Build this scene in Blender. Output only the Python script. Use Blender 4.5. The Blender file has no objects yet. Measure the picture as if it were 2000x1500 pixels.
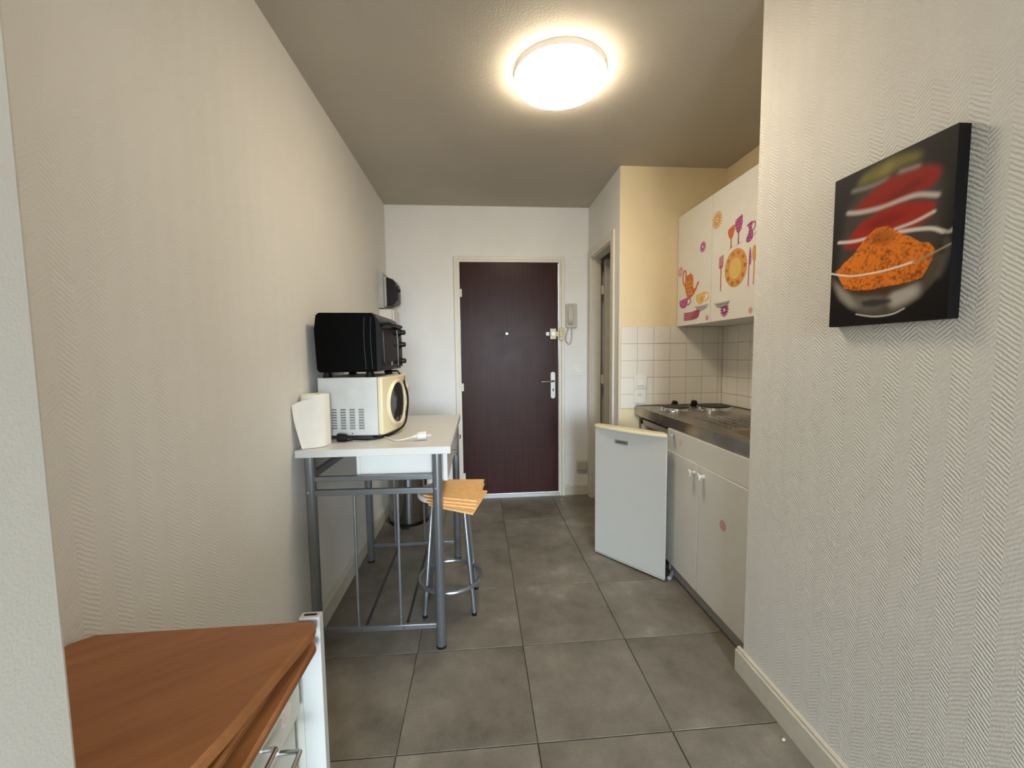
import bpy, math, random
import numpy as np
from mathutils import Vector, Matrix
random.seed(7)
S = bpy.context.scene
COL = S.collection
PI = math.pi

# ------------------------------------------------------------------ camera
YAW, PITCH, ROLL = 0.079768, -0.074652, -0.011729
def cam_axes(yaw, pitch, roll):
    cy, sy, cp, sp = math.cos(yaw), math.sin(yaw), math.cos(pitch), math.sin(pitch)
    f = Vector((sy*cp, cy*cp, sp)); r = Vector((cy, -sy, 0)); u = r.cross(f)
    cr, sr = math.cos(roll), math.sin(roll)
    return r*cr+u*sr, -r*sr+u*cr, f
cr_, cu_, cf_ = cam_axes(YAW, PITCH, ROLL)
cam = bpy.data.cameras.new('camera'); camo = bpy.data.objects.new('camera', cam); COL.objects.link(camo)
m = Matrix.Identity(4)
for i in range(3):
    m[i][0], m[i][1], m[i][2] = cr_[i], cu_[i], -cf_[i]
m[0][3], m[1][3], m[2][3] = 0, 0, 1.25
camo.matrix_world = m
cam.sensor_width = 36; cam.lens = 800/2000*36; cam.clip_start = .05
S.camera = camo

# ------------------------------------------------------------------ light
W = bpy.data.worlds.new('world'); S.world = W; W.use_nodes = True
SKY, GROUND = 19.0, 4.0
wt_ = W.node_tree; wb_ = wt_.nodes['Background']
wc_ = wt_.nodes.new('ShaderNodeTexCoord'); wsx = wt_.nodes.new('ShaderNodeSeparateXYZ'); wt_.links.new(wc_.outputs['Generated'], wsx.inputs[0])
wr_ = wt_.nodes.new('ShaderNodeValToRGB'); we = wr_.color_ramp.elements      # overcast sky above the horizon, duller ground below it
we[0].position = .49; we[0].color = (GROUND, GROUND*.97, GROUND*.90, 1); we[1].position = .52; we[1].color = (SKY*.76, SKY*.91, SKY*1.04, 1)
wm_ = wt_.nodes.new('ShaderNodeMapRange'); wm_.inputs['From Min'].default_value = -1; wt_.links.new(wsx.outputs[2], wm_.inputs[0])
wt_.links.new(wm_.outputs[0], wr_.inputs[0]); wt_.links.new(wr_.outputs[0], wb_.inputs[0]); wb_.inputs[1].default_value = 1.0
# the glazed opening behind the camera, marked as a portal so that the daylight through it is sampled well
WY = -4.4
WX0, WX1, WZ0, WZ1 = -.25, 1.60, .10, 2.20
pl_ = bpy.data.lights.new('window_portal', 'AREA'); pl_.shape = 'RECTANGLE'; pl_.size = WX1-WX0; pl_.size_y = WZ1-WZ0
pl_.cycles.is_portal = True
po_ = bpy.data.objects.new('window_portal', pl_); po_.location = ((WX0+WX1)/2, WY-.05, (WZ0+WZ1)/2); po_.rotation_euler = (PI/2, 0, 0); COL.objects.link(po_)
LAMP_EMIT = 13.0
S.view_settings.view_transform = 'Standard'; S.view_settings.look = 'None'
S.view_settings.exposure = 1.5; S.view_settings.gamma = 1.0
S.view_settings.use_curve_mapping = False

# ------------------------------------------------------------------ materials
def lin(c):
    c = c/255.
    return c/12.92 if c <= .04045 else ((c+.055)/1.055)**2.4
def rgb(r, g, b): return (lin(r), lin(g), lin(b), 1)
class NT:
    def __init__(s, name):
        s.m = bpy.data.materials.new(name); s.m.use_nodes = True
        s.t = s.m.node_tree; s.b = s.t.nodes['Principled BSDF']
    def n(s, typ, **kw):
        o = s.t.nodes.new(typ)
        for k, v in kw.items(): setattr(o, k, v)
        return o
    def l(s, a, b): s.t.links.new(a, b)
    def math(s, op, a, b=None):
        o = s.n('ShaderNodeMath', operation=op)
        for i, v in enumerate((a, b)):
            if v is None: continue
            if isinstance(v, (int, float)): o.inputs[i].default_value = v
            else: s.l(v, o.inputs[i])
        return o.outputs[0]
    def set(s, base=None, rough=.5, metal=0, spec=.5, coat=0):
        if base is not None: s.b.inputs['Base Color'].default_value = base
        s.b.inputs['Roughness'].default_value = rough; s.b.inputs['Metallic'].default_value = metal
        s.b.inputs['Specular IOR Level'].default_value = spec
        s.b.inputs['Coat Weight'].default_value = coat
    def bump(s, h, dist, strength=1):
        b = s.n('ShaderNodeBump'); b.inputs['Distance'].default_value = dist; b.inputs['Strength'].default_value = strength
        s.l(h, b.inputs['Height']); s.l(b.outputs[0], s.b.inputs['Normal'])
    def noise(s, scale, detail=4, rough=.5, vec=None, dim='3D'):
        o = s.n('ShaderNodeTexNoise'); o.inputs['Scale'].default_value = scale
        o.inputs['Detail'].default_value = detail; o.inputs['Roughness'].default_value = rough
        if vec is None: vec = s.pos()
        s.l(vec, o.inputs['Vector']); return o.outputs['Fac']
    def pos(s): return s.n('ShaderNodeNewGeometry').outputs['Position']
    def obj(s): return s.n('ShaderNodeTexCoord').outputs['Object']
    def ramp(s, fac, stops):
        r = s.n('ShaderNodeValToRGB'); e = r.color_ramp.elements
        while len(e) < len(stops): e.new(.5)
        for x, (p, c) in zip(e, stops): x.position = p; x.color = c
        s.l(fac, r.inputs[0]); return r.outputs[0]
    def scaled(s, v, sc):
        o = s.n('ShaderNodeMapping'); o.inputs['Scale'].default_value = sc; s.l(v, o.inputs[0]); return o.outputs[0]

def plain(name, base, rough=.5, metal=0, spec=.5, vary=.06, scale=14, bump=0, bscale=200, coat=0):
    t = NT(name); t.set(base, rough, metal, spec, coat)
    if vary:
        c0 = tuple(max(0, x*(1-vary)) for x in base[:3])+(1,); c1 = tuple(min(1, x*(1+vary)) for x in base[:3])+(1,)
        t.l(t.ramp(t.noise(scale), [(.3, c0), (.7, c1)]), t.b.inputs['Base Color'])
    if bump: t.bump(t.noise(bscale, 3), bump)
    return t.m

def chevron(name, base, axis, wcol, pitch, depth, tooth):
    # glass-fibre wallpaper: vertical columns of slanting ribs, herringbone
    t = NT(name); t.set(base, .55, 0, .35)
    sep = t.n('ShaderNodeSeparateXYZ'); t.l(t.pos(), sep.inputs[0])
    h = sep.outputs[axis]; z = sep.outputs[2]
    tri = t.math('PINGPONG', h, wcol)
    ph = t.math('ADD', t.math('MULTIPLY', tri, .85), z)
    wob = t.math('MULTIPLY', t.math('SUBTRACT', t.noise(60, 2), .5), pitch*.7)
    ph = t.math('ADD', ph, wob)
    s_ = t.math('SINE', t.math('MULTIPLY', ph, 2*PI/pitch))
    amp = t.math('ADD', t.math('MULTIPLY', t.noise(9, 2), .9), .1)
    hh = t.math('ADD', t.math('MULTIPLY', t.math('MULTIPLY', s_, .5), amp), t.math('MULTIPLY', t.noise(tooth, 3), .7))
    t.bump(hh, depth)
    c0 = tuple(x*.97 for x in base[:3])+(1,)
    t.l(t.ramp(t.noise(3, 3), [(.3, c0), (.7, base)]), t.b.inputs['Base Color'])
    return t.m

WALLC = (.80, .775, .72, 1)
M = {}
M['wall_y'] = chevron('ribbed wallpaper along', WALLC, 1, .036, .0105, .0016, 260)
M['wall_l'] = chevron('ribbed wallpaper left', WALLC, 1, .036, .0105, .0008, 260)
M['wall_x'] = plain('painted wallpaper across', (.82, .815, .80, 1), .55, 0, .35, .02, 5, .0006, 160)
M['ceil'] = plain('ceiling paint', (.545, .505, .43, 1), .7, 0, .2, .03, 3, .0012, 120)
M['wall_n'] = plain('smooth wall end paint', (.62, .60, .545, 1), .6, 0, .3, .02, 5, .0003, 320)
M['cream'] = plain('cream wallpaper', (.86, .73, .48, 1), .6, 0, .3, .03, 6, .0012, 150)
M['trim'] = plain('cream gloss trim', (.74, .70, .60, 1), .38, 0, .5, .03)
M['skirt'] = plain('skirting paint', (.66, .62, .52, 1), .4, 0, .5, .05, 30)
M['dark'] = plain('dark gap', (.012, .011, .01, 1), .8, vary=0)
M['white_lam'] = plain('white laminate', (.69, .68, .65, 1), .32, 0, .5, .015)
M['cab'] = plain('white cabinet front', (.76, .745, .69, 1), .36, 0, .5, .015)
M['enamel'] = plain('white enamel', (.50, .485, .445, 1), .3, 0, .5, .01)
M['creamplastic'] = plain('yellowed plastic', (.80, .70, .46, 1), .35, 0, .5, .02)
M['whiteplastic'] = plain('white plastic', (.72, .70, .64, 1), .35, 0, .5, .01)
M['greyplastic'] = plain('greige plastic', (.55, .51, .43, 1), .35, 0, .5, .02)
M['plate_grey'] = plain('grey mounting board', (.42, .42, .40, 1), .5)
M['black'] = plain('black plastic', (.006, .006, .0065, 1), .35, 0, .3, .1)
M['blackm'] = plain('black enamelled sheet', (.0015, .0015, .0016, 1), .5, 0, .06, .1)
M['glass'] = plain('dark oven glass', (.03, .03, .032, 1), .08, 0, .6, .1, coat=.4)
M['steel_p'] = plain('grey painted tube', (.25, .265, .28, 1), .3, .75, .5, .04)
M['steel_shade'] = plain('shade-darkened rod', (.06, .06, .06, 1), .5, .3)  # lower table rods: the shade under the table is put into this colour
M['chrome'] = plain('chrome', (.62, .62, .62, 1), .14, 1, .5, 0)
M['brass'] = plain('brass lock', (.38, .32, .19, 1), .4, .5, .5, .05)
M['alu'] = plain('satin aluminium', (.44, .43, .40, 1), .4, .4, .5, .03)
M['bin'] = plain('polished bin steel', (.34, .33, .32, 1), .16, 1, .5, .04)
M['paper'] = plain('paper towel', (.86, .83, .76, 1), .85, 0, .1, .02, 20, .002, 90)
M['felt'] = plain('orange felt', (.86, .53, .24, 1), .9, 0, .1, .08, 40, .0006, 500)
M['seatw'] = plain('pale stool seat', (.72, .70, .66, 1), .35)
M['soot'] = plain('cast hotplate', (.035, .032, .03, 1), .5, .1, .5, .15)
M['kick'] = plain('grey plinth', (.40, .38, .35, 1), .45)
M['inner'] = plain('fridge lining', (.62, .60, .53, 1), .4)
M['beigedoor'] = plain('beige door paint', (.64, .60, .50, 1), .45)
M['grout'] = plain('grout', (.12, .108, .09, 1), .85)
M['wgrout'] = plain('tile joint', (.52, .49, .43, 1), .8)
M['switchwhite'] = plain('switch white', (.87, .86, .80, 1), .3, 0, .5, .01)
M['badgegrey'] = plain('badge grey', (.24, .235, .22, 1), .35, .3)
M['shellw'] = plain('pale grip', (.70, .69, .65, 1), .25)
def flat(name, c): M[name] = plain('print '+name, c, .45, 0, .4, .05, 40)
flat('s_orange', (.58, .155, .05, 1)); flat('s_amber', (.66, .34, .09, 1)); flat('s_yellow', (.72, .50, .15, 1))
flat('s_purple', (.35, .045, .22, 1)); flat('s_magenta', (.43, .08, .29, 1)); flat('s_red', (.45, .065, .095, 1))
flat('s_pale', (.66, .36, .33, 1)); flat('s_brown', (.40, .12, .06, 1)); flat('s_pink', (.62, .28, .36, 1)); flat('s_dark', (.28, .015, .15, 1))
flat('s_faint', (.72, .60, .53, 1)); flat('s_ochre', (.62, .33, .09, 1)); flat('s_grey', (.40, .37, .35, 1))

def m_stainless():
    t = NT('brushed stainless'); t.set((.42, .39, .35, 1), .26, 1)
    n = t.noise(6, 5, .6)
    t.l(t.ramp(n, [(.3, (.33, .30, .265, 1)), (.7, (.48, .45, .41, 1))]), t.b.inputs['Base Color'])
    r = t.n('ShaderNodeMapRange'); r.inputs['To Min'].default_value = .2; r.inputs['To Max'].default_value = .38
    t.l(t.noise(14, 4), r.inputs[0]); t.l(r.outputs[0], t.b.inputs['Roughness'])
    t.bump(t.noise(10, 2), .0006); return t.m
M['inox'] = m_stainless()

def m_floor():
    t = NT('concrete look tile'); t.set(None, .5, 0, .4)
    p = t.pos()
    rnd = t.n('ShaderNodeObjectInfo').outputs['Random']
    off = t.n('ShaderNodeVectorMath', operation='ADD'); t.l(p, off.inputs[0])
    cx = t.n('ShaderNodeCombineXYZ'); t.l(t.math('MULTIPLY', rnd, 37.), cx.inputs[0]); t.l(t.math('MULTIPLY', rnd, 11.), cx.inputs[1])
    t.l(cx.outputs[0], off.inputs[1]); v = off.outputs[0]
    n1 = t.noise(3.2, 7, .62, v); n2 = t.noise(11, 6, .65, v); n3 = t.noise(90, 2, .5, v)
    f = t.math('ADD', t.math('MULTIPLY', n1, .62), t.math('ADD', t.math('MULTIPLY', n2, .30), t.math('MULTIPLY', n3, .08)))
    f = t.math('ADD', f, t.math('MULTIPLY', t.math('SUBTRACT', rnd, .5), .07))
    c = t.ramp(f, [(.36, (.135, .117, .092, 1)), (.47, (.196, .174, .141, 1)), (.55, (.232, .207, .170, 1)), (.67, (.345, .312, .260, 1))])
    t.l(c, t.b.inputs['Base Color'])
    t.bump(t.noise(140, 3), .0004); return t.m
M['floor'] = m_floor()
def m_tile():
    t = NT('white wall tile'); t.set((.76, .73, .66, 1), .22, 0, .5)
    rnd = t.n('ShaderNodeObjectInfo').outputs['Random']
    t.l(t.ramp(rnd, [(0, (.83, .80, .73, 1)), (1, (.87, .84, .77, 1))]), t.b.inputs['Base Color'])
    t.bump(t.noise(30, 2), .0006); return t.m
M['tile'] = m_tile()
def m_door():
    t = NT('mahogany door'); t.set(None, .32, 0, .11)
    v = t.scaled(t.pos(), (70, 70, 2.2)); n = t.noise(1., 5, .6, v)
    c = t.ramp(n, [(.3, (.030, .011, .0095, 1)), (.7, (.050, .019, .016, 1))])
    blot = t.n('ShaderNodeTexNoise'); blot.inputs['Scale'].default_value = 4.5; blot.inputs['Detail'].default_value = 3
    t.l(t.pos(), blot.inputs['Vector'])
    mx = t.n('ShaderNodeMixRGB', blend_type='MULTIPLY'); t.l(t.ramp(blot.outputs['Fac'], [(.62, (0, 0, 0, 1)), (.74, (1, 1, 1, 1))]), mx.inputs[0])
    t.l(c, mx.inputs[1]); mx.inputs[2].default_value = (.7, .6, .6, 1); t.l(mx.outputs[0], t.b.inputs['Base Color'])
    r = t.n('ShaderNodeMapRange'); r.inputs['To Min'].default_value = .27; r.inputs['To Max'].default_value = .36
    t.l(t.noise(8, 4), r.inputs[0]); t.l(r.outputs[0], t.b.inputs['Roughness'])
    return t.m
M['door'] = m_door()
def m_wood():
    t = NT('red brown leaf wood'); t.set(None, .42, 0, .25)
    rot = t.n('ShaderNodeMapping'); rot.inputs['Rotation'].default_value = (0, 0, -.75); t.l(t.pos(), rot.inputs[0])
    v = t.scaled(rot.outputs[0], (2.2, 16, 6)); n = t.noise(1.6, 5, .55, v)
    n2 = t.noise(1., 3, .5, t.scaled(rot.outputs[0], (25, 260, 60)))
    f = t.math('ADD', t.math('MULTIPLY', n, .8), t.math('MULTIPLY', n2, .2))
    t.l(t.ramp(f, [(.32, (.265, .100, .033, 1)), (.5, (.325, .128, .044, 1)), (.68, (.38, .158, .056, 1))]), t.b.inputs['Base Color'])
    t.bump(t.noise(60, 2), .0004); return t.m
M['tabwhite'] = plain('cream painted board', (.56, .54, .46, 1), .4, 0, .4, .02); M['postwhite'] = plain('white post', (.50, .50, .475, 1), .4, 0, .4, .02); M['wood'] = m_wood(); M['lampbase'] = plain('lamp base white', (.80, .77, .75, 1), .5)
def m_emit(name, c, s):
    t = NT(name); t.set((.9, .9, .9, 1), .4); t.b.inputs['Emission Color'].default_value = c; t.b.inputs['Emission Strength'].default_value = s
    return t.m
M['lamp'] = m_emit('lit opal diffuser', (1, .85, .64, 1), LAMP_EMIT)
def m_vcol(name, attr, rough):
    t = NT(name); t.set(None, rough, 0, .15)
    a = t.n('ShaderNodeVertexColor'); a.layer_name = attr; t.l(a.outputs[0], t.b.inputs['Base Color']); return t.m
M['print'] = m_vcol('canvas print', 'print', .5)

# ------------------------------------------------------------------ mesh builder
class MB:
    def __init__(s): s.v = []; s.f = []; s.mi = []; s.cur = 0
    def mat(s, i): s.cur = i; return s
    def add(s, vs, fs):
        o = len(s.v); s.v += [tuple(v) for v in vs]
        for f in fs: s.f.append([o+i for i in f]); s.mi.append(s.cur)
        return s
    def box(s, x0, x1, y0, y1, z0, z1):
        if x0 > x1: x0, x1 = x1, x0
        if y0 > y1: y0, y1 = y1, y0
        if z0 > z1: z0, z1 = z1, z0
        return s.add([(x0,y0,z0),(x1,y0,z0),(x1,y1,z0),(x0,y1,z0),(x0,y0,z1),(x1,y0,z1),(x1,y1,z1),(x0,y1,z1)],
              [(0,3,2,1),(4,5,6,7),(0,1,5,4),(1,2,6,5),(2,3,7,6),(3,0,4,7)])
    def prism(s, poly, a, b, axis='z'):
        # poly: 2D points; extruded from a to b along axis (x: poly=(y,z), y: poly=(x,z), z: poly=(x,y))
        def P(p, t): return {'x': (t, p[0], p[1]), 'y': (p[0], t, p[1]), 'z': (p[0], p[1], t)}[axis]
        n = len(poly)
        ar = sum(poly[i][0]*poly[(i+1) % n][1]-poly[(i+1) % n][0]*poly[i][1] for i in range(n))
        if ar < 0: poly = poly[::-1]
        if a > b: a, b = b, a
        vs = [P(p, a) for p in poly]+[P(p, b) for p in poly]
        fs = [tuple(range(n-1, -1, -1)), tuple(range(n, 2*n))]+[(i, (i+1) % n, n+(i+1) % n, n+i) for i in range(n)]
        if axis == 'y': fs = [f[::-1] for f in fs]
        return s.add(vs, fs)
    def lathe(s, prof, c, n=32, axis='z'):
        # prof: (r, h) from bottom to top, capped
        vs = []; fs = []
        for r, h in prof:
            for i in range(n):
                a = 2*PI*i/n; p = (r*math.cos(a), r*math.sin(a), h)
                if axis == 'x': p = (p[2], p[0], p[1])
                elif axis == 'y': p = (p[1], p[2], p[0])
                vs.append((c[0]+p[0], c[1]+p[1], c[2]+p[2]))
        for k in range(len(prof)-1):
            for i in range(n):
                j = (i+1) % n; fs.append((k*n+i, k*n+j, (k+1)*n+j, (k+1)*n+i))
        fs.append(tuple(range(n-1, -1, -1))); L = (len(prof)-1)*n; fs.append(tuple(range(L, L+n)))
        return s.add(vs, fs)
    def tube(s, pts, r, n=10, closed=False, flat=1.0):
        pts = [Vector(p) for p in pts]; N = len(pts); rings = []
        d0 = (pts[1]-pts[0]).normalized()
        up = Vector((0, 0, 1)) if abs(d0.z) < .9 else Vector((1, 0, 0))
        a = d0.cross(up).normalized(); vs = []
        for i, p in enumerate(pts):
            if closed: d = (pts[(i+1) % N]-pts[i-1]).normalized()
            else: d = (pts[min(i+1, N-1)]-pts[max(i-1, 0)]).normalized()
            a = (a-d*a.dot(d)).normalized(); b = d.cross(a)
            rr = r[i] if isinstance(r, (list, tuple)) else r
            for k in range(n):
                t = 2*PI*k/n; vs.append(p+a*(rr*math.cos(t))+b*(rr*flat*math.sin(t)))
        fs = []
        for i in range(N if closed else N-1):
            i2 = (i+1) % N
            for k in range(n):
                k2 = (k+1) % n; fs.append((i*n+k, i*n+k2, i2*n+k2, i2*n+k))
        if not closed: fs.append(tuple(range(n-1, -1, -1))); fs.append(tuple(range((N-1)*n, N*n)))
        return s.add(vs, fs)
    def build(s, name, mats, parent=None, loc=(0,0,0), rotz=0, bevel=0, smooth=True, angle=35, origin=None):
        me = bpy.data.meshes.new(name)
        v = s.v
        if origin is not None: v = [(a-origin[0], b-origin[1], c-origin[2]) for a, b, c in v]
        me.from_pydata(v, [], s.f); me.update()
        for mm in (mats if isinstance(mats, (list, tuple)) else [mats]): me.materials.append(M[mm] if isinstance(mm, str) else mm)
        me.polygons.foreach_set('material_index', s.mi)
        if smooth:
            me.polygons.foreach_set('use_smooth', [True]*len(me.polygons)); me.set_sharp_from_angle(angle=math.radians(angle))
        o = bpy.data.objects.new(name, me); COL.objects.link(o)
        if parent: o.parent = parent
        o.location = loc; o.rotation_euler = (0, 0, rotz)
        if bevel:
            b = o.modifiers.new('bevel', 'BEVEL'); b.width = bevel; b.segments = 2; b.limit_method = 'ANGLE'; b.angle_limit = math.radians(40)
            b.harden_normals = False
        return o
def bez(pts, n=8):
    # Catmull-Rom through the points
    P = [Vector(p) for p in pts]; P = [P[0]*2-P[1]]+P+[P[-1]*2-P[-2]]; out = []
    for i in range(1, len(P)-2):
        for k in range(n):
            t = k/n; a, b, c, d = P[i-1:i+3]
            out.append(.5*((2*b)+(c-a)*t+(2*a-5*b+4*c-d)*t*t+(3*b-a-3*c+d)*t**3))
    out.append(P[-2]); return out
def rrect(x0, x1, y0, y1, r, n=5):
    out = []
    for cx, cy, a0 in ((x1-r, y1-r, 0), (x0+r, y1-r, 90), (x0+r, y0+r, 180), (x1-r, y0+r, 270)):
        for k in range(n+1):
            a = math.radians(a0+90*k/n); out.append((cx+r*math.cos(a), cy+r*math.sin(a)))
    return out
def thing(name, label, cat, loc, rotz=0, group=None):
    o = bpy.data.objects.new(name, None); o.empty_display_size = .05; COL.objects.link(o)
    o.location = loc; o.rotation_euler = (0, 0, rotz); o['label'] = label; o['category'] = cat
    if group: o['group'] = group
    return o
def struct(o, label=None):
    o['kind'] = 'structure'
    if label: o['label'] = label
    return o
def share(src, parent, loc, name=None, rotz=None):
    c = src.copy(); COL.objects.link(c); c.parent = parent; c.location = loc
    if rotz is not None: c.rotation_euler = (0, 0, rotz)
    return c

# ------------------------------------------------------------------ the room shell
CEIL = 2.465; XL = -.745; YB = 3.49; XR = 1.0; YR = 1.43; XE = .945; YS = 2.71; XK = 1.68
fl = struct(MB().box(-2.3, 2.3, WY-.1, 3.6, -.12, -.006).build('floor', 'grout', smooth=False), 'grey concrete-look tiled floor of the corridor kitchen')
tx = [XL, -.28, .167, .614, 1.061, 1.70]; ty = [1.217+.4425*k for k in range(-5, 6)]
tile_mesh = None
for i in range(len(tx)-1):
    for j in range(len(ty)-1):
        w = tx[i+1]-tx[i]; g = .0016
        x0, x1, y0, y1 = tx[i]+g, tx[i+1]-g, ty[j]+g, ty[j+1]-g
        if i == 4 and not (YR < y1): continue
        cx, cy = (x0+x1)/2, (y0+y1)/2
        hz = random.uniform(0, .0006)
        if 1 <= i <= 3 and tile_mesh is not None:
            share(tile_mesh, fl, (cx, cy, hz))
        else:
            t = MB().box(x0-cx, x1-cx, y0-cy, y1-cy, -.008, 0).build('tile', 'floor', fl, (cx, cy, hz), bevel=.0012)
            if i == 1: tile_mesh = t
# last short row at the entrance door
for i in range(4):
    cx = (tx[i]+tx[i+1])/2; w = tx[i+1]-tx[i]-.003; d = YB-ty[-1]-.002
    if d > .01: MB().box(-w/2, w/2, -d/2, d/2, -.008, 0).build('tile', 'floor', fl, (cx, ty[-1]+d/2+.0015, 0))
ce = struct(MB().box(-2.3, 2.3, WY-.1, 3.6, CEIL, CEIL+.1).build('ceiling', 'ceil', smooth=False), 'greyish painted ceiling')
wl = struct(MB().box(XL-.12, XL, .40, YB, 0, CEIL).build('wall_left', 'wall_l', smooth=False), 'long left wall in ribbed off-white wallpaper')
# jutting wall end close on the left, the photographer stands beside it
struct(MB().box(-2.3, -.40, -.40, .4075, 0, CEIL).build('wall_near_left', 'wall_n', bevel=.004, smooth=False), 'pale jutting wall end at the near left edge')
b = MB(); b.box(XR, XK+.1, -.35, YR, 0, CEIL)
struct(b.build('wall_right', 'wall_y', bevel=.003, smooth=False), 'right wall in white herringbone wallpaper with the picture')
b = MB(); b.box(XL-.12, -.17, YB, YB+.11, 0, CEIL).box(.70, 2.3, YB, YB+.11, 0, CEIL).box(-.17, .70, YB, YB+.11, 2.03, CEIL)
struct(b.build('wall_back', 'wall_x', smooth=False), 'end wall around the entrance door')
# partition between kitchen recess and side door: cream on the recess face
b = MB(); b.mat(0).box(XE, 2.3, YS+.004, 2.80, 0, CEIL); b.mat(1).box(XE+.002, XK, YS, YS+.004, 0, CEIL)
struct(b.build('wall_recess_left', ['wall_x', 'cream'], smooth=False), 'partition end with cream wallpaper on the recess side')
b = MB(); b.mat(0).box(XK, XK+.1, YR, YS, 0, CEIL)
struct(b.build('wall_recess_back', 'cream', smooth=False), 'cream back wall of the kitchen recess')
b = MB(); b.box(XE, XE+.075, 2.80, 2.86, 0, CEIL).box(XE, XE+.075, 3.40, YB, 0, CEIL).box(XE, XE+.075, 2.86, 3.40, 2.035, CEIL)
struct(b.build('wall_side_door', 'wall_x', smooth=False), 'short wall with the side doorway')
struct(MB().box(2.2, 2.3, 2.80, YB, 0, CEIL).build('wall_side_room', 'wall_x', smooth=False), 'far wall of the small dark side room')
# room behind the camera: window wall and side walls
b = MB(); b.box(-2.3, WX0, WY-.1, WY, 0, CEIL).box(WX1, 2.3, WY-.1, WY, 0, CEIL).box(WX0, WX1, WY-.1, WY, 0, WZ0).box(WX0, WX1, WY-.1, WY, WZ1, CEIL)
struct(b.build('wall_window', 'wall_x', smooth=False), 'window wall behind the camera')
struct(MB().box(-2.4, -2.3, WY-.1, .4, 0, CEIL).build('wall_living_left', 'wall_x', smooth=False), 'left wall of the room behind')
struct(MB().box(2.3, 2.4, WY-.1, -.35, 0, CEIL).build('wall_living_right', 'wall_x', smooth=False), 'right wall of the room behind')
struct(MB().box(XR, 2.3, -.36, -.35, 0, CEIL).build('wall_living_front', 'wall_x', smooth=False), 'return wall of the room behind')
b = MB()
wxm = (WX0+WX1)/2
for x0, x1, z0, z1 in ((WX0, WX1, WZ0, WZ0+.06), (WX0, WX1, WZ1-.06, WZ1), (WX0, WX0+.06, WZ0, WZ1), (WX1-.06, WX1, WZ0, WZ1), (wxm-.04, wxm+.04, WZ0, WZ1)): b.box(x0, x1, WY-.06, WY, z0, z1)
struct(b.build('window_1', 'whiteplastic'), 'white window frame behind the camera')

# skirting boards
def skirt(name, poly, rng, axis, label):
    return struct(MB().prism(poly, rng[0], rng[1], axis).build(name, 'skirt', bevel=.0015), label)
prof = lambda a, s: [(a, 0), (a+s*.020, 0), (a+s*.020, .083), (a+s*.013, .089), (a+s*.013, .094), (a, .098)]
pl = [(x, z) for x, z in prof(XL, 1)]
skirt('baseboard_left', pl, (.42, YB), 'y', 'painted skirting along the left wall')
b = MB(); b.prism([(x, z) for x, z in prof(XR, -1)], -.3, YR+.02, 'y'); b.box(XR, XR+.06, YR, YR+.02, 0, .083)
struct(b.build('baseboard_right', 'skirt', bevel=.0015), 'cream skirting along the right wall')
b = MB(); b.prism([(YB, 0), (YB-.018, 0), (YB-.018, .083), (YB-.01, .092), (YB, .096)], .735, XE, 'x')
b.prism([(YB, 0), (YB-.018, 0), (YB-.018, .083), (YB-.01, .092), (YB, .096)], XL+.02, -.195, 'x')
struct(b.build('baseboard_back', 'skirt', bevel=.0015), 'cream skirting beside the entrance door')

# ------------------------------------------------------------------ entrance door
d1 = struct(MB().box(-.148, .680, YB-.004, YB+.036, .034, 2.008).build('door_1', 'door', bevel=.002), 'dark mahogany entrance door'); d1['category'] = 'door'
def arch(x0, x1, z1, w, wt): return [(x0, 0), (x0+w, 0), (x0+w, z1-wt), (x1-w, z1-wt), (x1-w, 0), (x1, 0), (x1, z1), (x0, z1)]
fr = YB-.022
b = MB(); b.prism(arch(-.170, .704, 2.032, .021, .023), fr+.004, YB+.05, 'y'); b.prism(arch(-.196, .735, 2.055, .030, .028), fr-.002, YB-.0005, 'y')
struct(b.build('trim_1', 'trim', bevel=.002), 'cream frame around the entrance door')
struct(MB().box(-.150, .682, YB-.025, YB+.03, 0, .030).build('trim_2', 'alu', bevel=.003), 'whitish metal threshold strip')
h0 = MB().lathe([(.0065, 0), (.0065, .065)], (0, 0, 0), 10).box(-.004, .02, .004, .007, 0, .065).build('hinge', 'trim', d1, (-.152, YB-.012, 1.725))
for z in (.935, .16): share(h0, d1, (-.152, YB-.012, z))
MB().lathe([(.008, 0), (.0085, .004), (.005, .006)], (0, 0, 0), 14, 'y').build('peephole', 'chrome', d1, (.240, YB-.010, 1.416))
hp = MB().prism(rrect(.612, .652, .857, 1.088, .0195), YB-.012, YB-.004, 'y').build('handle_plate', 'alu', d1, bevel=.0015)
MB().tube(bez([(.634, YB-.012, 1.008), (.634, YB-.048, 1.010), (.622, YB-.058, 1.010), (.585, YB-.058, 1.008), (.522, YB-.052, 1.006)], 6), .0085, 10).build('door_handle', 'chrome', d1)
MB().prism([(.634+.006*math.cos(a), .940+.006*math.sin(a)) for a in np.linspace(-.9, PI+.9, 10)]+[(.630, .918), (.638, .918)], YB-.0135, YB-.0115, 'y').build('keyhole', 'dark', d1)
lk = MB().box(.605, .658, YB-.034, YB-.004, 1.365, 1.456).build('rim_lock', 'brass', d1, bevel=.003)
MB().lathe([(.018, 0), (.017, .012), (.012, .014)], (0, 0, 0), 18, 'y').box(-.015, .015, .013, .018, -.004, .004).build('lock_knob', 'chrome', lk, (.631, YB-.050, 1.411))
for dx in (.612, .651):
    for dz in (1.372, 1.449): MB().lathe([(.004, 0), (.004, .003)], (dx, YB-.037, dz), 8, 'y').build('screw', 'chrome', lk)
MB().box(.572, .603, YB-.018, YB-.004, 1.396, 1.428).build('bolt_end', 'alu', d1, bevel=.002)
MB().box(.658, .690, YB-.026, YB-.008, 1.390, 1.432).build('bolt_bar', 'brass', d1, bevel=.001)
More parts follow.
